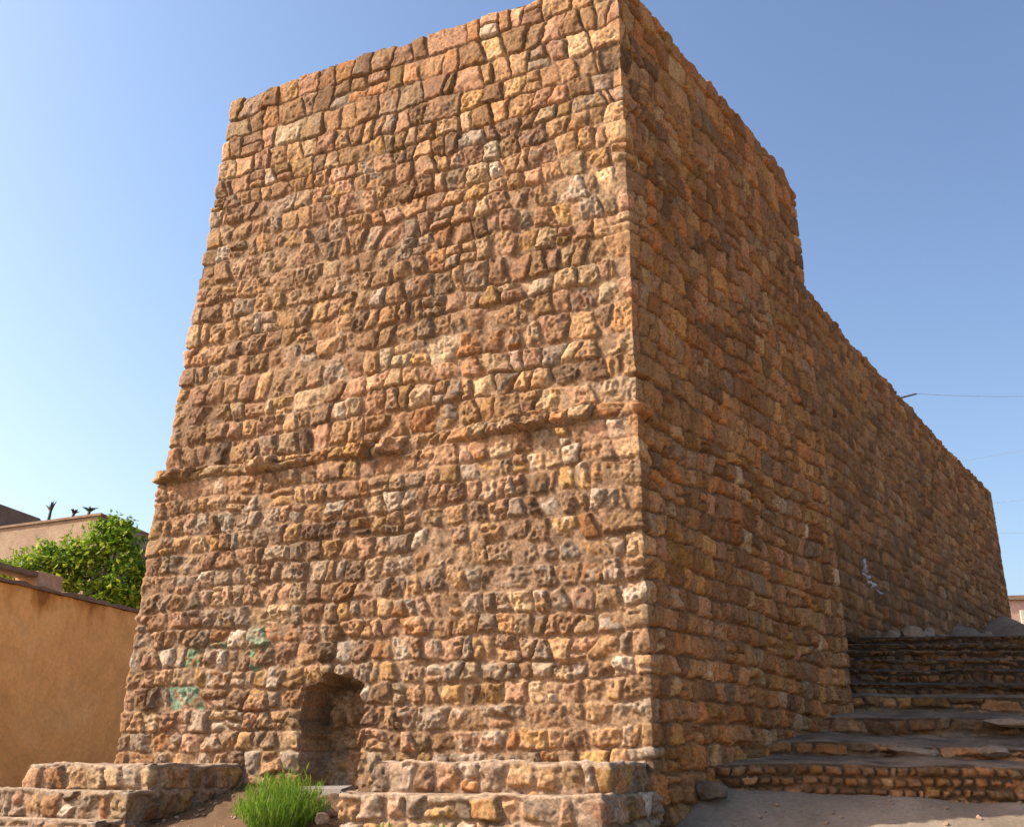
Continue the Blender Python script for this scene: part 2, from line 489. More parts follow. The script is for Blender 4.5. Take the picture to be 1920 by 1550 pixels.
    lv = (np.abs(Z - ZLEDGE) < .095) & (S > c[1] - .3) & (S < c[2] + .3)
    lm[:len(zv) - 1] = lv[:-1, :-1] & lv[1:, 1:]
    dmk = np.zeros_like(lm); ins = dm > .02
    dmk[:len(zv) - 1] = ins[:-1, :-1] | ins[1:, 1:] | ins[1:, :-1] | ins[:-1, 1:]
    capm = np.zeros_like(lm); capm[len(zv) - 1:] = True
    side = sm > c[2]
    grid_mesh('front_wall', PP, CC, M['stone'], tower, ~side & ~lm & ~dmk & ~capm)
    o = grid_mesh('side_wall', PP, CC, M['stone'], tower, side & ~lm & ~capm)
    o['label'] = 'shaded orange brown side of the tower along the steps'
    o = grid_mesh('ledge', PP, CC, M['stone'], tower, lm)
    o['label'] = 'broken ledge of protruding stones'
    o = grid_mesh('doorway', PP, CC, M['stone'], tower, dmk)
    o['label'] = 'low walled up doorway recess'
    grid_mesh('wall_top', PP, CC, M['stone'], tower, capm)
    bm = bmesh.new()
    q = [Lc - TL * .65 - NF * .6, Cc - NF * .6 - RN * .6, Dd - RN * .65 - RD * .25, Dd - RN * 5.5 - RD * .25, Lc - TL * .65 - NF * 5.0]
    add_prism(bm, [tuple(p) for p in q], Z0, ZT - .08)
    bm_obj('wall_core', bm, M['core'], tower)
    # worn threshold slab in front of the recess
    bm = bmesh.new()
    add_prism(bm, [front_xy(3.72, .02), front_xy(3.0, .02), front_xy(2.96, .30), front_xy(3.75, .27)], 1.05, [1.385, 1.40, 1.365, 1.36])
    bmesh.ops.bevel(bm, geom=bm.edges[:], offset=.02, segments=2, affect='EDGES')
    bm_obj('threshold', bm, M['slab'], tower, False)
build_tower()

# ------------------------------------------------------------------ long wall
LW1 = np.array([12.6, 25.2])
LW0 = np.array([5.15, 15.5]) + (np.array([5.15, 15.5]) - LW1) * .29
LW1 = np.array([12.6, 25.2])
LWD = (LW1 - LW0) / np.hypot(*(LW1 - LW0)); LWN = np.array([LWD[1], -LWD[0]])
rampart = empty('rampart_wall', (float(LW0[0] + 4), float(LW0[1] + 6), 3.0),
                'long high rubble stone wall running back from the tower above the steps', 'wall')
def build_rampart():
    rng = np.random.default_rng(21)
    Lf = float(np.hypot(*(LW1 - LW0)))
    back = LW1 + np.array([-.80, .60]) * 1.5
    corners = [LW0, LW1, back]
    sv = np.concatenate([steps_between(0, 5, .026)[:-1], steps_between(5, Lf, .036)[:-1], steps_between(Lf, Lf + 1.5, .06)])
    z0, z1 = 2.0, 9.0
    zv = steps_between(z0, z1, .024)
    S, Z = np.meshgrid(sv, zv)
    zc = courses(z0, z1 + .02, .20, .27, rng)
    def wts(sc, z):
        W = np.zeros((len(z), len(PAL)))
        W[:] = (2.6, 2.8, 1.8, 2.1, .35, .6, .05, 1.3, 1.2)
        W[z < 5.2] = (2.0, 2.8, .9, 2.4, .8, .3, .1, 2.0, .7)
        W[z > 8.0] *= np.array([1, 1, 2.5, 1, .6, 1, .5, 1, 1.3])
        return W
    h, C, ID, sc, zcn = masonry(S, Z, zc, [Lf], lambda z: (.19, .38), wts, 31, 1.2, .10, .016, .9, .7, -.036, (.19, .125, .08))
    C = C * np.array((1.14, .95, .74))
    cq = 1 - smooth(.0, .2, np.abs(S - Lf)); h = h * (1 - .7 * cq)
    h = h + .03 * fbm(S / 2.0, Z / 2.0, 131, 2) - .06 * smooth(4.2, 3.4, Z + .2 * fbm(S / .5, Z / .5, 133, 2)) * smooth(-.3, .3, fbm(S / .7, Z / .4, 134, 2))
    # occlusion shade painted over the lower wall, darker towards its foot
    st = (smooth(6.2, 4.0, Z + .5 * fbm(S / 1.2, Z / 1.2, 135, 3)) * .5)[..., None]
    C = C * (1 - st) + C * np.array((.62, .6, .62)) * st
    # splashed white paint
    for (s_, z_, a_, b_) in ((4.84, 4.74, .10, .07), (4.90, 4.58, .15, .10), (4.98, 4.47, .12, .08), (5.22, 4.42, .16, .06), (5.42, 4.36, .14, .06)):
        rr_ = ((S - s_) / a_) ** 2 + ((Z - z_) / b_) ** 2 + .9 * fbm(S / .1, Z / .08, 137, 3)
        a = (smooth(1.1, .5, rr_) * .7 * (h > -.03))[..., None]
        C = C * (1 - a) + np.array((.66, .70, .76)) * a
    P, N, _ = path_frame(S, corners)
    n = ID.max() + 1
    topo = .06 * (rng.random(n)[ID] - .5) + .03 * vnoise(S / .9, Z * 0, 139)
    ztop = 9.56 - 1.27 * np.clip(S / Lf, 0, 1)
    zz = z0 + (Z - z0) * (ztop - z0) / (z1 - z0) + topo * smooth(z1 - .4, z1, Z)
    X = P[..., 0] + N[..., 0] * h; Y = P[..., 1] + N[..., 1] * h
    PX = [X]; PY = [Y]; PZ = [zz]; CC = [C]
    for ins, dz in ((.05, .015), (.3, .02), (.9, 0)):
        PX.append((X[-1] - N[-1, :, 0] * ins)[None]); PY.append((Y[-1] - N[-1, :, 1] * ins)[None]); PZ.append((zz[-1] + dz)[None]); CC.append(C[-1][None])
    PP = np.stack([np.concatenate(PX), np.concatenate(PY), np.concatenate(PZ)], -1); CC = np.concatenate(CC)
    nr, nc = PP.shape[:2]
    cap = np.zeros((nr - 1, nc - 1), bool); cap[len(zv) - 1:] = True
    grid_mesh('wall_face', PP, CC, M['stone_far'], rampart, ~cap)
    grid_mesh('wall_top', PP, CC, M['stone_far'], rampart, cap)
    bm = bmesh.new()
    q = [LW0 - LWN * .25, LW1 - LWN * .25 - LWD * .2, LW1 - LWN * 1.5 - LWD * .2, LW0 - LWN * 1.5]
    add_prism(bm, [tuple(p) for p in q], 1.0, [9.4, 8.15, 8.15, 9.4])
    bm_obj('wall_core', bm, M['core'], rampart)
build_rampart()

# ------------------------------------------------------------------ stepped plinths either side of the doorway
def tier(name, parent, corners_xy, z0, z1, nc, seed, pale=1.0, label=None):
    pts = np.array(corners_xy)
    L = np.hypot(*np.diff(pts, axis=0).T); Lt = L.sum()
    cum = np.concatenate([[0], np.cumsum(L)])
    sv = steps_between(0, Lt, .0125); zv = steps_between(z0 - .07, z1, .0125)
    S, Z = np.meshgrid(sv, zv)
    zc = np.concatenate([[z0 - .09], np.linspace(z0, z1 + .012, nc + 1)])
    def wts(sc, z):
        W = np.zeros((len(z), len(PAL)))
        W[:] = (2.4, 1.6, 1.3, 2.0, 2.4, 1.0, 1.7 * pale, .9, 1.0)
        return W
    h, C, ID, sc, zcn = masonry(S, Z, zc, list(cum[1:-1]), lambda z: (.15, .29), wts, seed, .9, .08, .016, 1.15, 1.1, -.026, (.33, .235, .16), wash=.08)
    h = h + .012 * fbm(S / .6, Z / .6, seed + 60, 2)
    # mortar lip along the top edge
    lip = smooth(-.45, .1, fbm(S / .25, Z * 0 + seed, seed + 66, 3)) * smooth(z1 - .045, z1 - .02, Z + .008 * vnoise(S / .09, Z * 0, seed + 61))
    h = h * (1 - lip) + (.012 + .008 * fbm(S / .12, Z / .1, seed + 62, 3)) * lip
    C = C * (1 - .8 * lip[..., None]) + np.array((.36, .275, .195)) * .8 * lip[..., None]
    P, N, _ = path_frame(S, pts)
    X = P[..., 0] + N[..., 0] * h; Y = P[..., 1] + N[..., 1] * h
    topw = .018 * vnoise(S / .30, Z * 0, seed + 63) + .010 * vnoise(S / .08, Z * 0, seed + 64)
    zz = Z + topw * smooth(z0, z1, Z)
    PX = [X]; PY = [Y]; PZ = [zz]; CC = [C]
    for ins, keep in ((.02, 1.0), (.06, .6), (.11, .0), (.14, -1)):
        PX.append((X[-1] - N[-1, :, 0] * ins)[None]); PY.append((Y[-1] - N[-1, :, 1] * ins)[None])
        PZ.append((z1 + .008 + (zz[-1] - z1) * max(keep, 0) - (.03 if keep < 0 else 0))[None])
        CC.append((np.array((.33, .25, .175)) * (1 + .4 * fbm(sv / .15, sv * 0 + ins * 30, seed + 67, 3))[:, None])[None])
    PP = np.stack([np.concatenate(PX), np.concatenate(PY), np.concatenate(PZ)], -1)
    o = grid_mesh(name, PP, np.concatenate(CC), M['stone'], parent)
    if label: o['label'] = label
    # solid inside
    c = pts.mean(0)
    bm = bmesh.new()
    add_prism(bm, [tuple(c + (p - c) * .92) for p in pts], z0, z1 + .004)
    fill = bm_obj('fill', bm, M['core'], parent)
    return o

def plinth(label, s0, s1, tiers, seed):
    # s0 right end, s1 left end (metres left of the near corner)
    mid = front_xy((s0 + s1) / 2, .5)
    e = empty('stepped_plinth', (mid[0], mid[1], .95), label, 'plinth', 'stepped stone plinths at the tower foot')
    for i, (p, a, b, z0, z1) in enumerate(tiers):
        tier('tier', e, [front_xy(s1 + b, -.05), front_xy(s1 + b, p), front_xy(s0 + a, p), front_xy(s0 + a, -.05)], z0, z1, 1 if z1 - z0 < .3 else 2, seed + i * 7)
    return e
plinth('wide two stepped stone plinth right of the doorway at the tower corner', .0, 2.15, [(1.05, .02, .0, 1.365, 1.60), (1.34, -.02, .12, .95, 1.365)], 201)
plinth('three stepped stone plinth left of the doorway beside the grass clump', 4.45, 6.05, [(1.25, .0, .0, 1.36, 1.59), (1.50, -.02, .14, 1.12, 1.36), (1.8, .02, .3, .7, 1.12)], 231)

# ------------------------------------------------------------------ staircase
stairs = empty('staircase', (4.0, 12.0, 1.1), 'wide worn brick and earth staircase climbing beside the shaded tower wall', 'stairs')
STEPS = [  # depth of riser at the wall, top, riser height, brick rows
    (9.85, 1.600, .20, 2), (11.0, 1.81, .12, 1), (12.4, 2.14, .17, 1), (13.5, 2.43, .15, 1), (14.2, 2.65, .14, 1),
    (14.47, 2.81, .13, 1), (14.73, 2.97, .13, 1), (14.99, 3.12, .13, 1), (15.25, 3.265, .13, 1), (15.52, 3.405, .13, 1)]
SKEW = -.07
def step_y(Y, x, k):
    return Y + SKEW * (x - 2.0) + .05 * vnoise(np.asarray(x) / 1.3, np.asarray(x) * 0 + k * 3.1, 151)
def build_stairs():
    for k, (Y, zt, rh, rows) in enumerate(STEPS):
        xl = Cc[0] + (Y - Cc[1]) * .74 - .55
        if Y > 13: xl = min(xl, 3.6 + (Y - 13.4) * .75 - .4)
        xr = 12.0
        sv = np.concatenate([steps_between(xl, xl + .6 * Y, .014)[:-1], steps_between(xl + .6 * Y, xr, .06)]) if xl + .6 * Y < xr else steps_between(xl, xr, .014)
        zb = zt - rh - (.12 if k else .40)
        zv = steps_between(zb, zt, .0125)
        S, Z = np.meshgrid(sv, zv)
        dirt = k in (1, 2)
        if rows == 2: zc = np.array([zb, zt - .38, zt - .285, zt - .19, zt - .095, zt + .004])
        elif k >= 4: zc = np.array([zb, zt - .075, zt + .004])
        else: zc = np.array([zb, zt - rh, zt + .004])
        def wts(sc, z):
            W = np.zeros((len(z), len(PAL))); W[:] = (1.6, 2.4, .7, 2.6, 1.2, .2, 0, 1.6, .3); return W
        wf = (lambda z: (.10, .17)) if (rows == 2 or k >= 4) else (lambda z: (.15, .5))
        h, C, ID, sc, zcn = masonry(S, Z, zc, [], wf, wts, 300 + k * 13, .5 if rows == 2 else 1.1, .0 if rows == 2 else .3, .022, .8, 1.0, -.055 if rows == 2 else -.04, (.09, .065, .045), sq=2.5 if rows == 2 or k >= 4 else .5)
        tone = (1.0, .86, .68) if k < 4 else (.60, .52, .41)  # upper steps darkened: their deep shade is put into the colour
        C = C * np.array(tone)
        # worn and broken away in places, dirt piled at the foot
        brk = smooth(.15, .55, fbm(S / .45, Z / .2, 153 + k, 3))
        h = h - .05 * brk * smooth(zt - .12, zt, Z)
        foot = smooth(zb + .16, zb + .02, Z + .03 * fbm(S / .4, Z * 0, 155 + k, 3))
        h = h + foot * (.10 if k else 0.0)
        C = C * (1 - foot[..., None]) + np.array((.15, .12, .09)) * foot[..., None] * (1 if k < 4 else .6)
        sag = -.022 * (S - 2.5) * (1.0 if k < 3 else .35) + .025 * fbm(S / 1.1, S * 0 + k * 7.7, 157, 3)
        if k == 0: sag = sag - .05 * smooth(2.6, 1.6, S)
        if k > 4: sag = sag + .03
        yy = step_y(Y, S, k) - h
        zz = Z + sag
        # tread, rising gently to the foot of the next riser
        if k + 1 < len(STEPS): Yn, zn = STEPS[k + 1][0] + .10, STEPS[k + 1][1] - STEPS[k + 1][2]
        else: Yn, zn = Y + .5, zt + .03
        PX = [S]; PY = [yy]; PZ = [zz]; CC = [C]
        tc = np.array((.22, .15, .095)) if k < 4 else np.array((.11, .085, .058))  # tread colour, with shade painted into the upper ones
        for f in (.02, .06, .12, .2, .3, .4, .5, .6, .7, .8, .9, 1.0):
            y_ = yy[-1] * (1 - f) + (step_y(Yn, sv, k + 1)) * f
            nz = fbm(sv / .35, sv * 0 + f * 9 + k * 5, 159, 4)
            sagn = sag[-1]
            z_ = zt + sagn + (zn - zt) * f + .022 * nz * min(1, f * 6) + .006
            PX.append(sv[None]); PY.append(y_[None]); PZ.append(z_[None])
            CC.append((tc * (1 + .55 * fbm(sv / .3, sv * 0 + f * 4 + k, 161, 4))[:, None])[None])
        PP = np.stack([np.concatenate(PX), np.concatenate(PY), np.concatenate(PZ)], -1)
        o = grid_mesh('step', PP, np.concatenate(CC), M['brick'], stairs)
        if k == 0: o['label'] = 'lowest step faced with two rows of brick'
        elif k >= 5: o['label'] = 'dark upper step'
build_stairs()

# the slope above the steps
def build_terrace():
    xs = np.concatenate([steps_between(3.5, 16, .12), np.linspace(17, 60, 30)])
    ys = np.concatenate([steps_between(15.7, 30, .12), np.linspace(31, 75, 30)])
    X, Y = np.meshgrid(xs, ys)
    Zt = 3.40 + .45 * np.clip((Y - 15.7) / 5, 0, 1) + .85 * smooth(20, 26.5, Y) + .12 * np.clip((Y - 25) / 20, 0, 1)
    Zt = Zt + .05 * fbm(X / .8, Y / .8, 171, 4) + .10 * np.abs(fbm(X / .45, Y / .45, 175, 4)) * smooth(16.2, 18, Y) + .35 * smooth(0, 1, 1 - np.hypot((X - 11.3) / 1.1, (Y - 23.8) / 1.6)) + .3 * smooth(0, 1, 1 - np.hypot((X - 9.2) / .9, (Y - 21.4) / 1.4))
    Yv = Y + SKEW * np.clip(X - 2, 0, 14)
    C = np.broadcast_to(np.array((.20, .145, .10)), X.shape + (3,)) * (1 + .25 * fbm(X / .6, Y / .6, 173, 4))[..., None]
    o = grid_mesh('upper_path', np.stack([X, Yv, Zt], -1), C, M['brick'])
    tag(o, 'sloping earth path above the top step along the long wall', 'path', kind='structure')
build_terrace()

# ------------------------------------------------------------------ ground
def ground_z(X, Y):
    z = 1.06 * smooth(0.5, 7.6, Y)
    s = -((X - Cc[0]) * .908 - (Y - Cc[1]) * .4185)
    p = (X - Cc[0]) * -.4185 + (Y - Cc[1]) * -.908
    z = z + (.34 - .05 * np.clip(X - 1.8, 0, 6)) * smooth(9.05, 9.95, Y + .07 * (X - 2)) * smooth(.9, 1.7, X)
    gap = smooth(2.0, 2.35, s) * (1 - smooth(4.3, 4.6, s)) * smooth(1.5, .15, p) * smooth(-.3, -.05, p)
    z = z + gap * .25 + .10 * gap * smooth(3.2, 2.3, s)
    z = z + .015 * fbm(X / .6, Y / .6, 181, 4) * smooth(40, 15, np.hypot(X, Y)) + gap * .04 * fbm(X / .1, Y / .1, 183, 3)
    return z
def build_ground():
    xs = np.concatenate([-np.geomspace(2500, 9, 26), steps_between(-8.5, -4.6, .25), steps_between(-4.5, 6.5, .035), steps_between(6.8, 12, .3), np.geomspace(13, 2500, 26)])
    ys = np.concatenate([-np.geomspace(2500, 2, 20), steps_between(-1.5, 5.8, .3), steps_between(6, 11.2, .035), steps_between(11.6, 20, .4), np.geomspace(21, 2500, 26)])
    X, Y = np.meshgrid(xs, ys)
    s = -((X - Cc[0]) * .908 - (Y - Cc[1]) * .4185); p = (X - Cc[0]) * -.4185 + (Y - Cc[1]) * -.908
    soil = (smooth(2.0, 2.3, s + .1 * fbm(X / .2, Y / .2, 185, 3)) * (1 - smooth(4.4, 4.7, s)) * smooth(2.1, 1.4, p))[..., None]
    gc = 1 - soil * (1 - np.array((.52, .40, .30)))
    gc = gc * (1 + .12 * fbm(X / .5, Y / .5, 187, 4))[..., None]
    o = grid_mesh('ground', np.stack([X, Y, ground_z(X, Y)], -1), gc, M['ground'])
    tag(o, 'dusty pale earth ground in front of the tower', 'ground', kind='structure')
build_ground()

# ------------------------------------------------------------------ loose stones at the foot of the side wall
def rock_mesh(seed, sx, sy, sz):
    bm = bmesh.new()
    bmesh.ops.create_icosphere(bm, subdivisions=4, radius=1)
    rng = np.random.default_rng(seed)
    planes = [(Vector(rng.normal(size=3)).normalized(), .5 + .35 * rng.random()) for _ in range(9)]
    for v in bm.verts:
        d = v.co.normalized(); r = 1.0
        for n, k in planes:
            c = d.dot(n)
            if c > 1e-3: r = min(r, k / c)
        q = np.array([[d.x * 2.1 + seed, d.y * 2.1 + d.z * 1.7]])
        v.co = d * r * (1 + .10 * float(fbm(q[:, 0], q[:, 1], 400, 4)[0]))
        v.co = Vector((v.co.x * sx, v.co.y * sy, v.co.z * sz))
    return bm
M['rock'] = plain_material('loose_rock', (.20, .135, .09), (.28, .195, .13), (.36, .27, .19), 7.0, 45.0, .012, .5)
M['rock_dark'] = plain_material('loose_rock_dark', (.09, .07, .055), (.14, .105, .08), (.2, .15, .115), 7.0, 45.0, .012, .5)
def loose(label, x, y, z, sx, sy, sz, seed, mat='rock', rz=0, group=None):
    o = bm_obj('loose_stone', rock_mesh(seed, sx, sy, sz), M[mat])
    o.location = (x, y, z); o.rotation_euler = (.1, .05, rz)
    return tag(o, label, 'stone', group)
loose('dark boulder on the ground at the end of the lowest brick step', 1.80, 9.55, 1.36, .16, .14, .11, 1, 'rock_dark', .4)
for i, (s_, p_, r_, l_) in enumerate(((2.62, 1.02, .085, 'pale broken stone leaning at the left end of the right plinth'), (2.48, 1.30, .07, 'small tan stone in the rubble below the threshold by the right plinth'), (2.78, 1.30, .09, 'angular brown stone in the rubble between the grass clump and the right plinth'))):
    q = front_xy(s_, p_)
    loose(l_, q[0], q[1], 1.16 + .05 * (i == 0), r_ * 1.2, r_, r_ * .8, 50 + i, 'rock', i)
loose('squared tan block lying on the second step near the photo edge', 4.95, 10.75, 1.72, .17, .12, .075, 6, 'rock', .1)
loose('flat tan stone lying on the third step near the photo edge', 5.75, 12.0, 2.03, .30, .12, .06, 7, 'rock', -.1)
loose('long tan stone in the face of the second step', 4.15, 10.82, 1.70, .28, .10, .06, 8, 'rock', .05)
loose('grey boulder in the rubble against the long wall above the steps', 9.2, 21.2, 3.98, .38, .3, .26, 9, 'rock_dark', .3)
loose('pinkish sloping boulder at the foot of the long wall above the steps', 11.15, 23.3, 4.45, .7, .4, .24, 10, 'rock_dark', .5)
loose('upright pale stone against the long wall behind the top step', 7.75, 18.75, 3.80, .18, .14, .26, 11, 'rock', .3)

def build_pebbles():
    rng = np.random.default_rng(77)
    base = bmesh.new(); bmesh.ops.create_icosphere(base, subdivisions=1, radius=1)
    bv = np.array([v.co[:] for v in base.verts]); bf = [[v.index for v in f.verts] for f in base.faces]; base.free()
    bm = bmesh.new()
    for _ in range(650):
        if rng.random() < .6: x, y = rng.uniform(1.3, 6.0), rng.uniform(7.6, 9.75)
        else:
            q = front_xy(rng.uniform(2.2, 4.4), rng.uniform(.3, 1.9)); x, y = q
        z = float(ground_z(np.array([[x]]), np.array([[y]]))[0, 0])
        r = .006 + .022 * rng.random() ** 4
        k = rng.normal(1, .18, bv.shape) * r * np.array([1, 1, .65])
        vs = [bm.verts.new((x + a, y + b, z + c + r * .3)) for a, b, c in bv * k]
        for f in bf: bm.faces.new([vs[i] for i in f])
    tag(bm_obj('pebbles', bm, M['rock']), 'small pebbles scattered over the dusty ground before the steps', 'pebbles', kind='stuff')
build_pebbles()
def build_rubble():
    rng = np.random.default_rng(88)
    vs_, fs_ = [], []
    for i in range(70):
        t = rng.random(); Y = 16.0 + 8.6 * t
        X = LW0[0] + (Y - LW0[1]) * LWD[0] / LWD[1] + .1 + .75 * rng.random() ** 2
        g = 3.40 + .45 * np.clip((Y - 15.7) / 5, 0, 1) + .85 * float(smooth(20, 26.5, Y))
        r = .05 + .17 * rng.random() ** 2
        b = rock_mesh(500 + i, r * 1.2, r, r * .8); bmesh.ops.rotate(b, verts=b.verts, matrix=Matrix.Rotation(rng.random() * 6, 3, 'Z'))
        bmesh.ops.unsubdivide(b, verts=b.verts, iterations=2)
        o = len(vs_); b.verts.index_update()
        vs_ += [(v.co.x + X, v.co.y + Y, v.co.z + g + .04 + r * .3) for v in b.verts]; fs_ += [[v.index + o for v in f.verts] for f in b.faces]
        b.free()
    me = bpy.data.meshes.new('rubble'); me.from_pydata(vs_, [], fs_); me.materials.append(M['rock'])
    o = link(bpy.data.objects.new('rubble', me))
    tag(o, 'broken brown rubble heaped along the foot of the long wall above the steps', 'rubble', kind='stuff')
build_rubble()

# ------------------------------------------------------------------ plants
def leaf_material(name, a, b, c, trans=.25, dry=None):
    m, nt, bs = new_mat(name)
    g = nt.nodes.new('ShaderNodeNewGeometry')
    r = ramp(nt, g.outputs['Random Per Island'], [(0.0, a), (.5, b), (1.0, c)] if dry is None else [(0.0, a), (.5, b), (.93, c), (.955, dry)])
    nt.links.new(r.outputs['Color'], bs.inputs['Base Color'])
    bs.inputs['Roughness'].default_value = .55
    t = nt.nodes.new('ShaderNodeBsdfTranslucent'); nt.links.new(r.outputs['Color'], t.inputs['Color'])
    mx = nt.nodes.new('ShaderNodeMixShader'); mx.inputs[0].default_value = trans
    nt.links.new(bs.outputs[0], mx.inputs[1]); nt.links.new(t.outputs[0], mx.inputs[2])
    nt.links.new(mx.outputs[0], nt.nodes['Material Output'].inputs['Surface'])
    return m
M['grass'] = leaf_material('clump_leaf', (.07, .16, .012), (.14, .27, .018), (.27, .39, .045), .4, (.40, .33, .15))
M['leaf'] = leaf_material('tree_leaf', (.06, .13, .012), (.14, .25, .02), (.40, .48, .06), .38)
M['bark'] = plain_material('bark', (.10, .07, .045), (.15, .105, .07), (.2, .15, .1), 6.0, 40.0, .01)
M['dark_leaf'] = leaf_material('dark_leaf', (.035, .045, .03), (.05, .065, .04), (.07, .08, .05), .1)

def blade(bm, base, tip, w, bend, n=4):
    base = Vector(base); tip = Vector(tip)
    d = tip - base
    side = d.cross(Vector((math.cos(bend), math.sin(bend), .2))).normalized()
    out = Vector((d.x, d.y, 0)) * .35
    prev = None
    for i in range(n + 1):
        t = i / n
        p = base + d * t - out * math.sin(math.pi * t) * .5
        ww = w * (1 - t) ** .7 * (.55 + .9 * min(1, t * 3)) if i < n else 0.0006
        a = bm.verts.new(p - side * ww); b = bm.verts.new(p + side * ww)
        if prev: bm.faces.new((prev[0], prev[1], b, a))
        prev = (a, b)

def grass_clump(name, label, cat, x, y, z, rad, hgt, n, w, seed, stem=True):
    rng = random.Random(seed)
    e = empty(name, (x, y, z), label, cat)
    bm = bmesh.new()
    for _ in range(n):                            # upright twigs set with narrow leaflets
        a = rng.uniform(0, 2 * math.pi); q = math.sqrt(rng.random()); r = rad * q
        h = hgt * math.sqrt(max(.05, 1 - .8 * q * q)) * rng.uniform(.7, 1.1) * (1.2 if rng.random() < .06 else 1)
        b0 = Vector((x + math.cos(a) * r * .5, y + math.sin(a) * r * .5, z))
        tip = Vector((x + math.cos(a) * r * .9 + rng.uniform(-.04, .04), y + math.sin(a) * r * .85, z + h))
        m = 15
        for i in range(m):
            t = .12 + .88 * i / (m - 1)
            p = b0.lerp(tip, t) + Vector((0, 0, .10 * h * math.sin(math.pi * t)))
            g = rng.uniform(0, 6.28); sp = rng.uniform(.25, .9) * (1 - .5 * t)
            d = Vector((math.cos(g) * sp, math.sin(g) * sp, 1)).normalized()
            blade(bm, p, p + d * hgt * rng.uniform(.08, .17), w * rng.uniform(.6, 1.2), rng.uniform(0, 6.28), 2)
    bm_obj('foliage', bm, M['grass'], e)
    if stem:
        bm = bmesh.new()
        for _ in range(9):
            a = rng.uniform(0, 6.28)
            add_tube(bm, [(x, y, z - .02), (x + .12 * math.cos(a), y + .1 * math.sin(a), z + hgt * .35)], [.009, .004], 5)
        bm_obj('stem', bm, M['bark'], e)
    return e
gx, gy = -1.97, 9.05
grass_clump('grass_bush', 'bright green bushy grass clump growing in front of the doorway', 'bush', gx, gy, 1.04, .46, .44, 620, .0030, 4)
for (px, pp, s) in ((1.70, 1.50, 1), (1.30, 1.46, 2)):
    q = front_xy(px, pp)
    grass_clump('weed_tuft', ['', 'low dark green weed tuft in front of the middle of the right plinth', 'small green weed at the plinth foot nearer the tower corner'][s], 'weed', q[0], q[1], .98, .2, .17, 40, .005, 40 + s, False)

def leaf(bm, p, size, rng):
    d = Vector((rng.gauss(0, 1), rng.gauss(0, 1), rng.gauss(-.1, .7))).normalized()
    u = d.cross(Vector((rng.gauss(0, .4), rng.gauss(0, .4), 1))).normalized()
    n = d.cross(u)
    p = Vector(p)
    a = bm.verts.new(p); b = bm.verts.new(p + d * size * .5 + u * size * .24 + n * size * .05)
    c = bm.verts.new(p + d * size); e = bm.verts.new(p + d * size * .5 - u * size * .24 + n * size * .05)
    bm.faces.new((a, b, c, e))

def build_tree():
    rng = random.Random(12)
    bx, by, bz = -9.75, 22.5, 5.85
    e = empty('leafy_tree', (bx + .6, by, 1.0), 'green leafy tree rising behind the orange plastered wall', 'tree')
    clumps = []
    spec = [(-1.55, -.05, .42), (-1.1, .1, .5), (-.6, .25, .55), (-.1, .1, .62), (.45, .62, .48), (.62, .95, .3), (.85, .3, .5), (1.15, -.1, .5), (.9, -.55, .55), (.3, -.5, .5), (1.3, -.6, .45), (-.45, -.35, .45), (-.95, -.35, .4), (.05, .35, .4), (-1.85, -.15, .25), (.3, .85, .28), (.75, .7, .35), (1.45, -.2, .35), (.6, -.9, .5), (1.1, -1.0, .5)]
    bm = bmesh.new()
    for (dx, dz, r) in spec:
        for _ in range(int(420 * r * r / .25)):
            v = Vector((rng.gauss(0, 1), rng.gauss(0, 1), rng.gauss(0, .8))).normalized() * r * rng.random() ** .45
            if math.sin(v.x * 9 + dx * 5) + math.sin(v.z * 11 + dz * 7) + math.sin(v.y * 8) > 1.35: continue
            p = (bx + dx + v.x, by + v.y * 1.4 + rng.uniform(-.3, .3), bz + dz + v.z * .75)
            leaf(bm, p, rng.uniform(.10, .23), rng)
    for (dx, dz, r) in spec:                      # sprays of leaflets reaching out of the crown
        for _ in range(7):
            a = rng.uniform(-.3, 3.4); L_ = r * rng.uniform(1.0, 1.45)
            d = Vector((math.cos(a), rng.uniform(-.6, .6), .75 * math.sin(a))).normalized()
            for q in range(12):
                t = .45 + .55 * q / 11
                p = Vector((bx + dx, by, bz + dz)) + d * L_ * t
                leaf(bm, p, rng.uniform(.10, .18), rng)
    bm_obj('crown', bm, M['leaf'], e)
    bm = bmesh.new()
    add_tube(bm, [(bx + .6, by, 1.0), (bx + .55, by, 3.0), (bx + .4, by + .05, 4.6), (bx + .3, by, 5.4)], [.16, .14, .11, .06], 8)
    for (dx, dz, r) in spec[:14]:
        add_tube(bm, [(bx + .45, by, 4.3), (bx + dx * .5 + .25, by + rng.uniform(-.2, .2), bz + dz * .5 - .4), (bx + dx, by + rng.uniform(-.3, .3), bz + dz)], [.05, .03, .008], 5)
    bm_obj('trunk', bm, M['bark'], e, True)
build_tree()

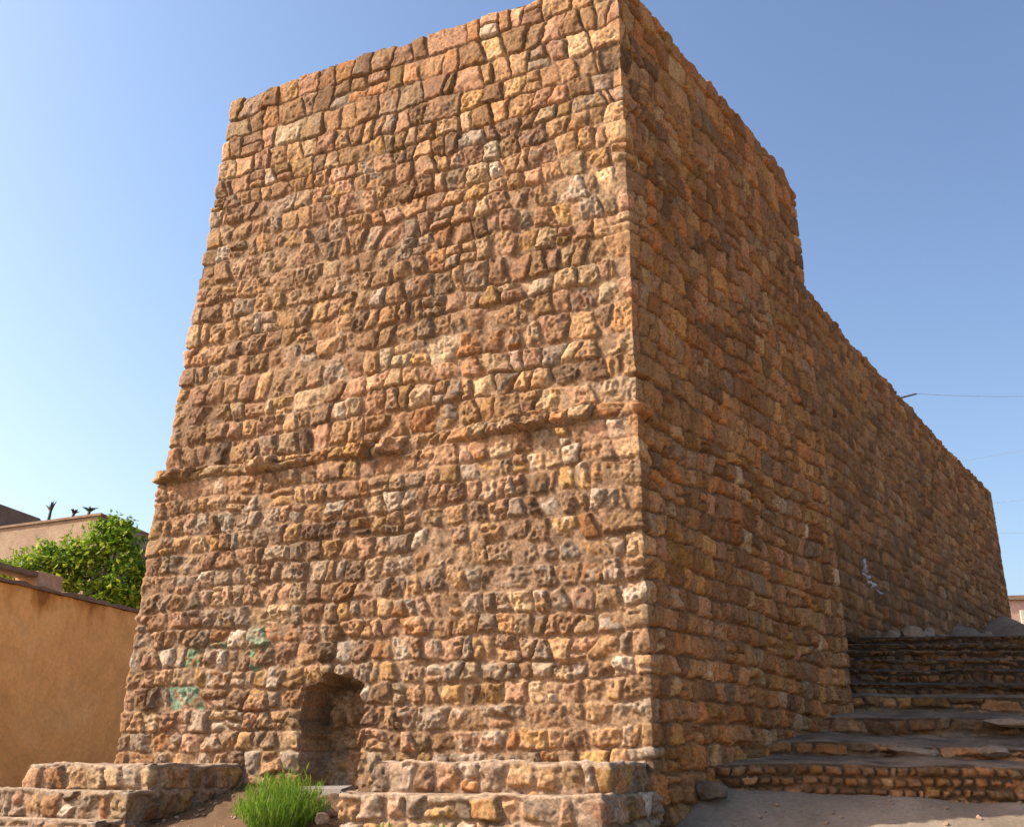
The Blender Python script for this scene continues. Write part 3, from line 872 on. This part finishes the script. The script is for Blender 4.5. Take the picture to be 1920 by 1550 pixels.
# ------------------------------------------------------------------ plastered wall on the left and what stands behind it
def plaster_material():
    m, nt, b = new_mat('orange_plaster')
    n1 = noise_node(nt, .55, 8, .68, .9)
    r = ramp(nt, n1.outputs['Fac'], [(.28, (.68, .37, .15)), (.5, (.90, .51, .18)), (.72, (.93, .63, .31))])
    # dark runs down from the top
    co = nt.nodes['co']
    mp = nt.nodes.new('ShaderNodeMapping'); mp.inputs['Scale'].default_value = (.9, .9, .4)
    nt.links.new(co.outputs['Object'], mp.inputs['Vector'])
    n2 = nt.nodes.new('ShaderNodeTexNoise'); n2.inputs['Scale'].default_value = 2.4; n2.inputs['Detail'].default_value = 5
    nt.links.new(mp.outputs[0], n2.inputs['Vector'])
    sx = nt.nodes.new('ShaderNodeSeparateXYZ'); nt.links.new(co.outputs['Object'], sx.inputs[0])
    mr = nt.nodes.new('ShaderNodeMapRange'); mr.inputs[1].default_value = 3.7; mr.inputs[2].default_value = 4.62; mr.inputs[3].default_value = -.2; mr.inputs[4].default_value = .2
    nt.links.new(sx.outputs['Z'], mr.inputs[0])
    ad = nt.nodes.new('ShaderNodeMath'); ad.operation = 'ADD'
    nt.links.new(n2.outputs['Fac'], ad.inputs[0]); nt.links.new(mr.outputs[0], ad.inputs[1])
    st = ramp(nt, ad.outputs[0], [(.55, (1, 1, 1)), (.68, (.78, .68, .55)), (.80, (.42, .33, .25))])
    n4 = noise_node(nt, 14.0, 6, .7)
    g = ramp(nt, n4.outputs['Fac'], [(.3, (.86, .84, .82)), (.7, (1.1, 1.1, 1.1))])
    c = mixc(nt, 'MULTIPLY', 1, r.outputs['Color'], st.outputs['Color'])
    c = mixc(nt, 'MULTIPLY', 1, c, g.outputs['Color'])
    nt.links.new(c, b.inputs['Base Color'])
    vo = nt.nodes.new('ShaderNodeTexVoronoi'); vo.feature = 'DISTANCE_TO_EDGE'; vo.inputs['Scale'].default_value = .75
    wn = noise_node(nt, 2.0, 5, .65); wv = mixc(nt, 'MIX', .28, co.outputs['Object'], wn.outputs['Color']); nt.links.new(wv, vo.inputs['Vector'])
    cr = ramp(nt, vo.outputs['Distance'], [(0.0, (.45, .36, .28)), (.008, (.8, .75, .7)), (.016, (1, 1, 1))])
    pn = noise_node(nt, .9, 3, .5, 1.2)
    pr = ramp(nt, pn.outputs['Fac'], [(.50, (1, 1, 1)), (.56, (.80, .78, .76)), (.68, (1.06, 1.06, 1.08))])
    c = mixc(nt, 'MULTIPLY', .14, c, cr.outputs['Color']); c = mixc(nt, 'MULTIPLY', .5, c, pr.outputs['Color'])
    nt.links.new(c, b.inputs['Base Color'])
    bump(nt, b, n4.outputs['Fac'], .5, .03)
    return m
M['plaster'] = plaster_material()
M['adobe'] = plain_material('mud_brick', (.22, .16, .11), (.27, .20, .14), (.32, .245, .175), 1.6, 14.0, .03)
M['adobe_dark'] = plain_material('mud_brick_dark', (.17, .115, .08), (.21, .145, .10), (.26, .185, .13), 1.6, 14.0, .03)
M['tan_brick'] = plain_material('tan_brick', (.36, .23, .14), (.46, .30, .19), (.54, .37, .25), 2.0, 14.0, .03)
M['redroof'] = plain_material('red_brick', (.22, .115, .075), (.28, .15, .10), (.34, .2, .14), 2.5, 20.0, .02)
WD = np.array([.25, .968]); WN = np.array([.968, -.25])
WA = np.array([-8.8, 17.0])
def wpt(k, off=0): q = WA + WD * k + WN * off; return (float(q[0]), float(q[1]))
def long_box(name, k0, k1, off0, off1, z0, z1, mat, parent, wob=0.0, seed=1, seg=.25):
    n = max(2, int((k1 - k0) / seg)); bm = bmesh.new(); rng = random.Random(seed)
    rows = []
    for i in range(n + 1):
        k = k0 + (k1 - k0) * i / n
        dz = wob * (rng.random() - .5)
        a = wpt(k, off1 + wob * .3 * (rng.random() - .5)); b = wpt(k, off0)
        rows.append([bm.verts.new((*a, z0)), bm.verts.new((*a, z1 + dz)), bm.verts.new((*b, z1 + dz)), bm.verts.new((*b, z0))])
    for r0, r1 in zip(rows, rows[1:]):
        for j in range(4): bm.faces.new((r0[j], r0[(j + 1) % 4], r1[(j + 1) % 4], r1[j]))
    bm.faces.new(rows[0]); bm.faces.new(rows[-1][::-1])
    return bm_obj(name, bm, mat, parent)
pw = empty('plastered_wall', (*wpt(2), 1.0), 'stained orange plastered wall standing left of the tower', 'wall')
long_box('wall_body', -14, 12, -.4, 0, .6, 4.55, M['plaster'], pw, .03, 1)
long_box('coping', -14, 12, -.44, .05, 4.553, 4.62, M['adobe_dark'], pw, .05, 2)
pp_ = empty('roof_parapet', (*wpt(0, -.7), 4.0), 'low mud brick parapet with a railing behind the orange wall top', 'parapet')
long_box('parapet_body', -3.5, 2.15, -1.0, -.55, 1.0, 4.72, M['tan_brick'], pp_, .02, 3)
long_box('end_pier', 1.45, 2.15, -1.0, -.50, 4.722, 5.02, M['tan_brick'], pp_, .02, 4)
long_box('cap', -3.5, 1.447, -.95, -.50, 4.90, 4.99, M['adobe_dark'], pp_, .03, 5)
for i, k in enumerate((-2.9, -1.2, .25)):
    long_box('post', k, k + .09, -.8, -.7, 4.715, 4.9, M['metal'], pp_, 0, 6)
rb = empty('low_brick_building', (-11.5, 28.0, 1.0), 'low red brown brick building top between the orange wall and the tower', 'building')
bm = bmesh.new(); add_prism(bm, [(-16, 27.5), (-9.0, 25.2), (-8.2, 33), (-15, 34)], 1.0, [5.55, 5.62, 5.7, 5.6]); bm_obj('wall', bm, M['redroof'], rb)
bm = bmesh.new(); add_prism(bm, [(-16.1, 27.4), (-8.95, 25.05), (-8.1, 33.1), (-15.1, 34.1)], [5.553, 5.623, 5.703, 5.603], [5.66, 5.73, 5.8, 5.7]); bm_obj('roof_edge', bm, M['adobe_dark'], rb)

hb = empty('flat_roofed_house', (-14.5, 36.0, 1.0), 'tan flat roofed house with its corner rising behind the tree', 'house')
K = np.array([-13.75, 32.2])
lf = np.array([-.919, .394]); rf = np.array([.19, .98])
def hpt(a, b, ins=0): q = K + lf * a + rf * b + (lf + rf) * ins; return (float(q[0]), float(q[1]))
bm = bmesh.new(); add_prism(bm, [hpt(0, 0, .25), hpt(9, 0, .25), hpt(9, 8, .25), hpt(0, 5.5, .25)], 1.0, 8.0); bm_obj('wall', bm, M['adobe'], hb)
bm = bmesh.new(); add_prism(bm, [hpt(0, 0), hpt(9.3, 0), hpt(9.3, 8.3), hpt(0, 6)], 8.003, [9.38, 9.30, 9.3, 9.34]); bm_obj('roof_band', bm, M['adobe'], hb)
bm = bmesh.new(); add_prism(bm, [hpt(0, 0, -.08), hpt(9.4, 0, -.08), hpt(9.4, 8.4), hpt(0, 6.1)], [9.383, 9.303, 9.303, 9.343], [9.46, 9.38, 9.38, 9.42]); bm_obj('roof_edge', bm, M['adobe_dark'], hb)
bm = bmesh.new(); add_prism(bm, [hpt(6.7, .6), hpt(9, .6), hpt(9, 4.5), hpt(6.7, 4.5)], 9.40, 10.95); bmesh.ops.bevel(bm, geom=bm.edges[:], offset=.08, segments=2, affect='EDGES'); bm_obj('stair_head', bm, M['adobe_dark'], hb)
bm = bmesh.new()
for (a, b) in ((1.2, .24), ):
    q = hpt(0, 1.6)
bm.free()

def stalk_plant(label, a, hgt, forks, spread, seed):
    rng = random.Random(seed)
    q = hpt(a, .12)
    z = 9.46 - .08 * a / 9.3 - .02
    e = empty('roof_plant', (*q, z), label, 'plant', 'spiky plants on the house roof edge')
    bm = bmesh.new()
    add_tube(bm, [(q[0], q[1], z), (q[0] + .03, q[1], z + hgt * .55)], [.055, .045], 6)
    bm_obj('stem', bm, M['dark_leaf'], e)
    bm = bmesh.new()
    for f in range(forks):
        t = (f / max(1, forks - 1) - .5) * 2
        tip = (q[0] + .03 + t * spread + rng.uniform(-.05, .05), q[1] + rng.uniform(-.1, .1), z + hgt * (1 - .25 * abs(t) * rng.random()))
        blade(bm, (q[0] + .03, q[1], z + hgt * .45), tip, .045, rng.uniform(0, 6), 4)
        blade(bm, (q[0] + .03, q[1], z + hgt * .5), (tip[0] * .6 + q[0] * .4, tip[1], tip[2] * .98 + z * .02), .04, rng.uniform(0, 6), 4)
    bm_obj('leaves', bm, M['dark_leaf'], e)
stalk_plant('tallest spiky dark plant with a bare stalk on the roof edge', 2.45, .78, 6, .22, 1)
stalk_plant('squat dark plant between the two others on the roof edge', 1.35, .36, 8, .22, 2)
stalk_plant('spread dark plant on the roof edge nearest the tower', .65, .38, 7, .26, 3)

# far house on the right
M['farwall'] = plain_material('far_pink_wall', (.36, .24, .20), (.42, .29, .24), (.47, .34, .28), 1.5, 12.0, .02)
M['farpale'] = plain_material('far_pale_wall', (.48, .42, .34), (.54, .48, .40), (.6, .54, .46), 1.5, 12.0, .02)
M['teal'] = plain_material('teal_shutter', (.10, .25, .25), (.13, .31, .31), (.18, .36, .35), 3.0, 20.0, .005)
fb = empty('far_house', (24, 41, 4.0), 'small pink walled house with a teal window far behind the wall end', 'house')
bm = bmesh.new(); add_prism(bm, [(19.6, 40), (32, 38), (33, 46), (20.6, 48)], 3.5, 6.75); bm_obj('base_wall', bm, M['farpale'], fb)
bm = bmesh.new(); add_prism(bm, [(19.65, 40.05), (32, 38.05), (33, 46), (20.65, 48)], 6.753, 7.78); bm_obj('wall', bm, M['farwall'], fb)
bm = bmesh.new(); add_prism(bm, [(19.5, 39.9), (32.2, 37.85), (33.2, 46.2), (20.5, 48.2)], 7.783, 7.95); bm_obj('roof_edge', bm, M['adobe_dark'], fb)
for x0 in (20.35, 23.4, 26.4):
    bm = bmesh.new()
    f = lambda x: 40.05 + (x - 19.65) * (-2.0 / 12.35)
    add_prism(bm, [(x0, f(x0) - .06), (x0 + 1.5, f(x0 + 1.5) - .06), (x0 + 1.5, f(x0 + 1.5) + .05), (x0, f(x0) + .05)], 6.80, 7.38)
    w = bm_obj('window', bm, M['farpale'], fb)
    bm = bmesh.new()
    add_prism(bm, [(x0 + .1, f(x0 + .1) - .08), (x0 + 1.4, f(x0 + 1.4) - .08), (x0 + 1.4, f(x0 + 1.4) - .05), (x0 + .1, f(x0 + .1) - .05)], 6.86, 7.32)
    link_o = bm_obj('pane', bm, M['teal'], w)

# ------------------------------------------------------------------ wires and the bracket on the wall top
def pix(x, y, Y):
    u = 775 - y; xx = x - 960; f = 1850.0
    c, s = math.cos(TILT), math.sin(TILT)
    up = u * c + f * s; fw = f * c - u * s
    return Vector((xx / fw * Y, Y, EYE + up / fw * Y))
TILT = math.atan(655 / 1850)
def wire(label, pts):
    bm = bmesh.new()
    a, b = Vector(pts[0]), Vector(pts[1]); n = 40
    add_tube(bm, [a.lerp(b, i / n) - Vector((0, 0, pts[2] * 4 * (i / n) * (1 - i / n))) for i in range(n + 1)], .005, 5)
    tag(bm_obj('overhead_wire', bm, M['wire']), label, 'wire', 'overhead wires right of the long wall')
br = empty('wire_bracket', (9.6, 21.3, 8.3), 'small dark metal bracket standing on the long wall top', 'bracket')
bp = LW0 + LWD * 8.9 - LWN * .12
bpz = 8.88
br.location = (float(bp[0]), float(bp[1]), bpz)
bm = bmesh.new()
add_tube(bm, [(bp[0], bp[1], bpz - .1), (bp[0] + .02, bp[1] - .02, bpz + .10)], .022, 6)
bm_obj('post', bm, M['metal'], br)
bm = bmesh.new()
add_tube(bm, [(bp[0] - .12, bp[1] + .05, bpz + .07), (bp[0] + .30, bp[1] - .15, bpz + .13)], .02, 6)
bm_obj('arm', bm, M['metal'], br)
wire('highest overhead wire, starting at the bracket on the wall top', [(bp[0] + .30, bp[1] - .15, bpz + .13), tuple(pix(2300, 690, 26)), .35])
wire('second overhead wire below the bracket, passing behind the wall top', [tuple(pix(1700, 878, 30)), tuple(pix(2300, 740, 30)), .3])
wire('third overhead wire, at the height of the wall end corner', [tuple(pix(1800, 948, 32)), tuple(pix(2300, 850, 32)), .3])
wire('lowest overhead wire beside the far wall end', [tuple(pix(1800, 1000, 34)), tuple(pix(2300, 945, 34)), .3])

# ------------------------------------------------------------------ light, sky, camera
EL = R(40); SUNV = Vector((-1.0 * math.cos(EL), -.115 * math.cos(EL), math.sin(EL))).normalized()
sl = bpy.data.lights.new('sun', 'SUN'); sl.energy = 4.8; sl.angle = R(.5); sl.color = (1.0, .91, .78)
so = bpy.data.objects.new('sun', sl); COL.objects.link(so)
so.rotation_euler = SUNV.to_track_quat('Z', 'Y').to_euler(); so.location = (-20, -5, 30)
w = bpy.data.worlds.new('World'); SC.world = w; w.use_nodes = True
nt = w.node_tree
sky = nt.nodes.new('ShaderNodeTexSky'); sky.sky_type = 'NISHITA'; sky.sun_disc = False
sky.sun_elevation = EL; sky.sun_rotation = math.atan2(SUNV.x, SUNV.y)
sky.air_density = 1.25; sky.dust_density = 2.4; sky.ozone_density = 3.4; sky.altitude = 0
# thin haze: the sky is whiter towards the sun's side and deeper blue away from it
tc = nt.nodes.new('ShaderNodeTexCoord')
dp = nt.nodes.new('ShaderNodeVectorMath'); dp.operation = 'DOT_PRODUCT'
dp.inputs[1].default_value = (-.86, -.1, -.50)
nt.links.new(tc.outputs['Generated'], dp.inputs[0])
hm = nt.nodes.new('ShaderNodeMapRange'); hm.inputs[1].default_value = -.7; hm.inputs[2].default_value = .5
nt.links.new(dp.outputs['Value'], hm.inputs[0])
hr = ramp(nt, hm.outputs[0], [(0.0, (.78, .76, .80)), (.5, (1.0, .98, .98)), (.75, (1.18, 1.08, 1.02)), (1.0, (2.35, 1.62, 1.2))])
nt.links.new(mixc(nt, 'MULTIPLY', 1.0, sky.outputs[0], hr.outputs['Color']), nt.nodes['Background'].inputs['Color'])
nt.nodes['Background'].inputs['Strength'].default_value = .15

cd = bpy.data.cameras.new('camera'); co = bpy.data.objects.new('camera', cd); COL.objects.link(co)
cd.sensor_width = 36; cd.sensor_fit = 'HORIZONTAL'; cd.lens = 1850 / 1920 * 36
cd.clip_end = 6000; cd.clip_start = .05
co.location = (0, 0, EYE); co.rotation_euler = (math.pi / 2 + TILT, 0, 0)
SC.camera = co
SC.view_settings.view_transform = 'Standard'; SC.view_settings.look = 'None'
SC.view_settings.exposure = 0.78; SC.view_settings.gamma = 1.0
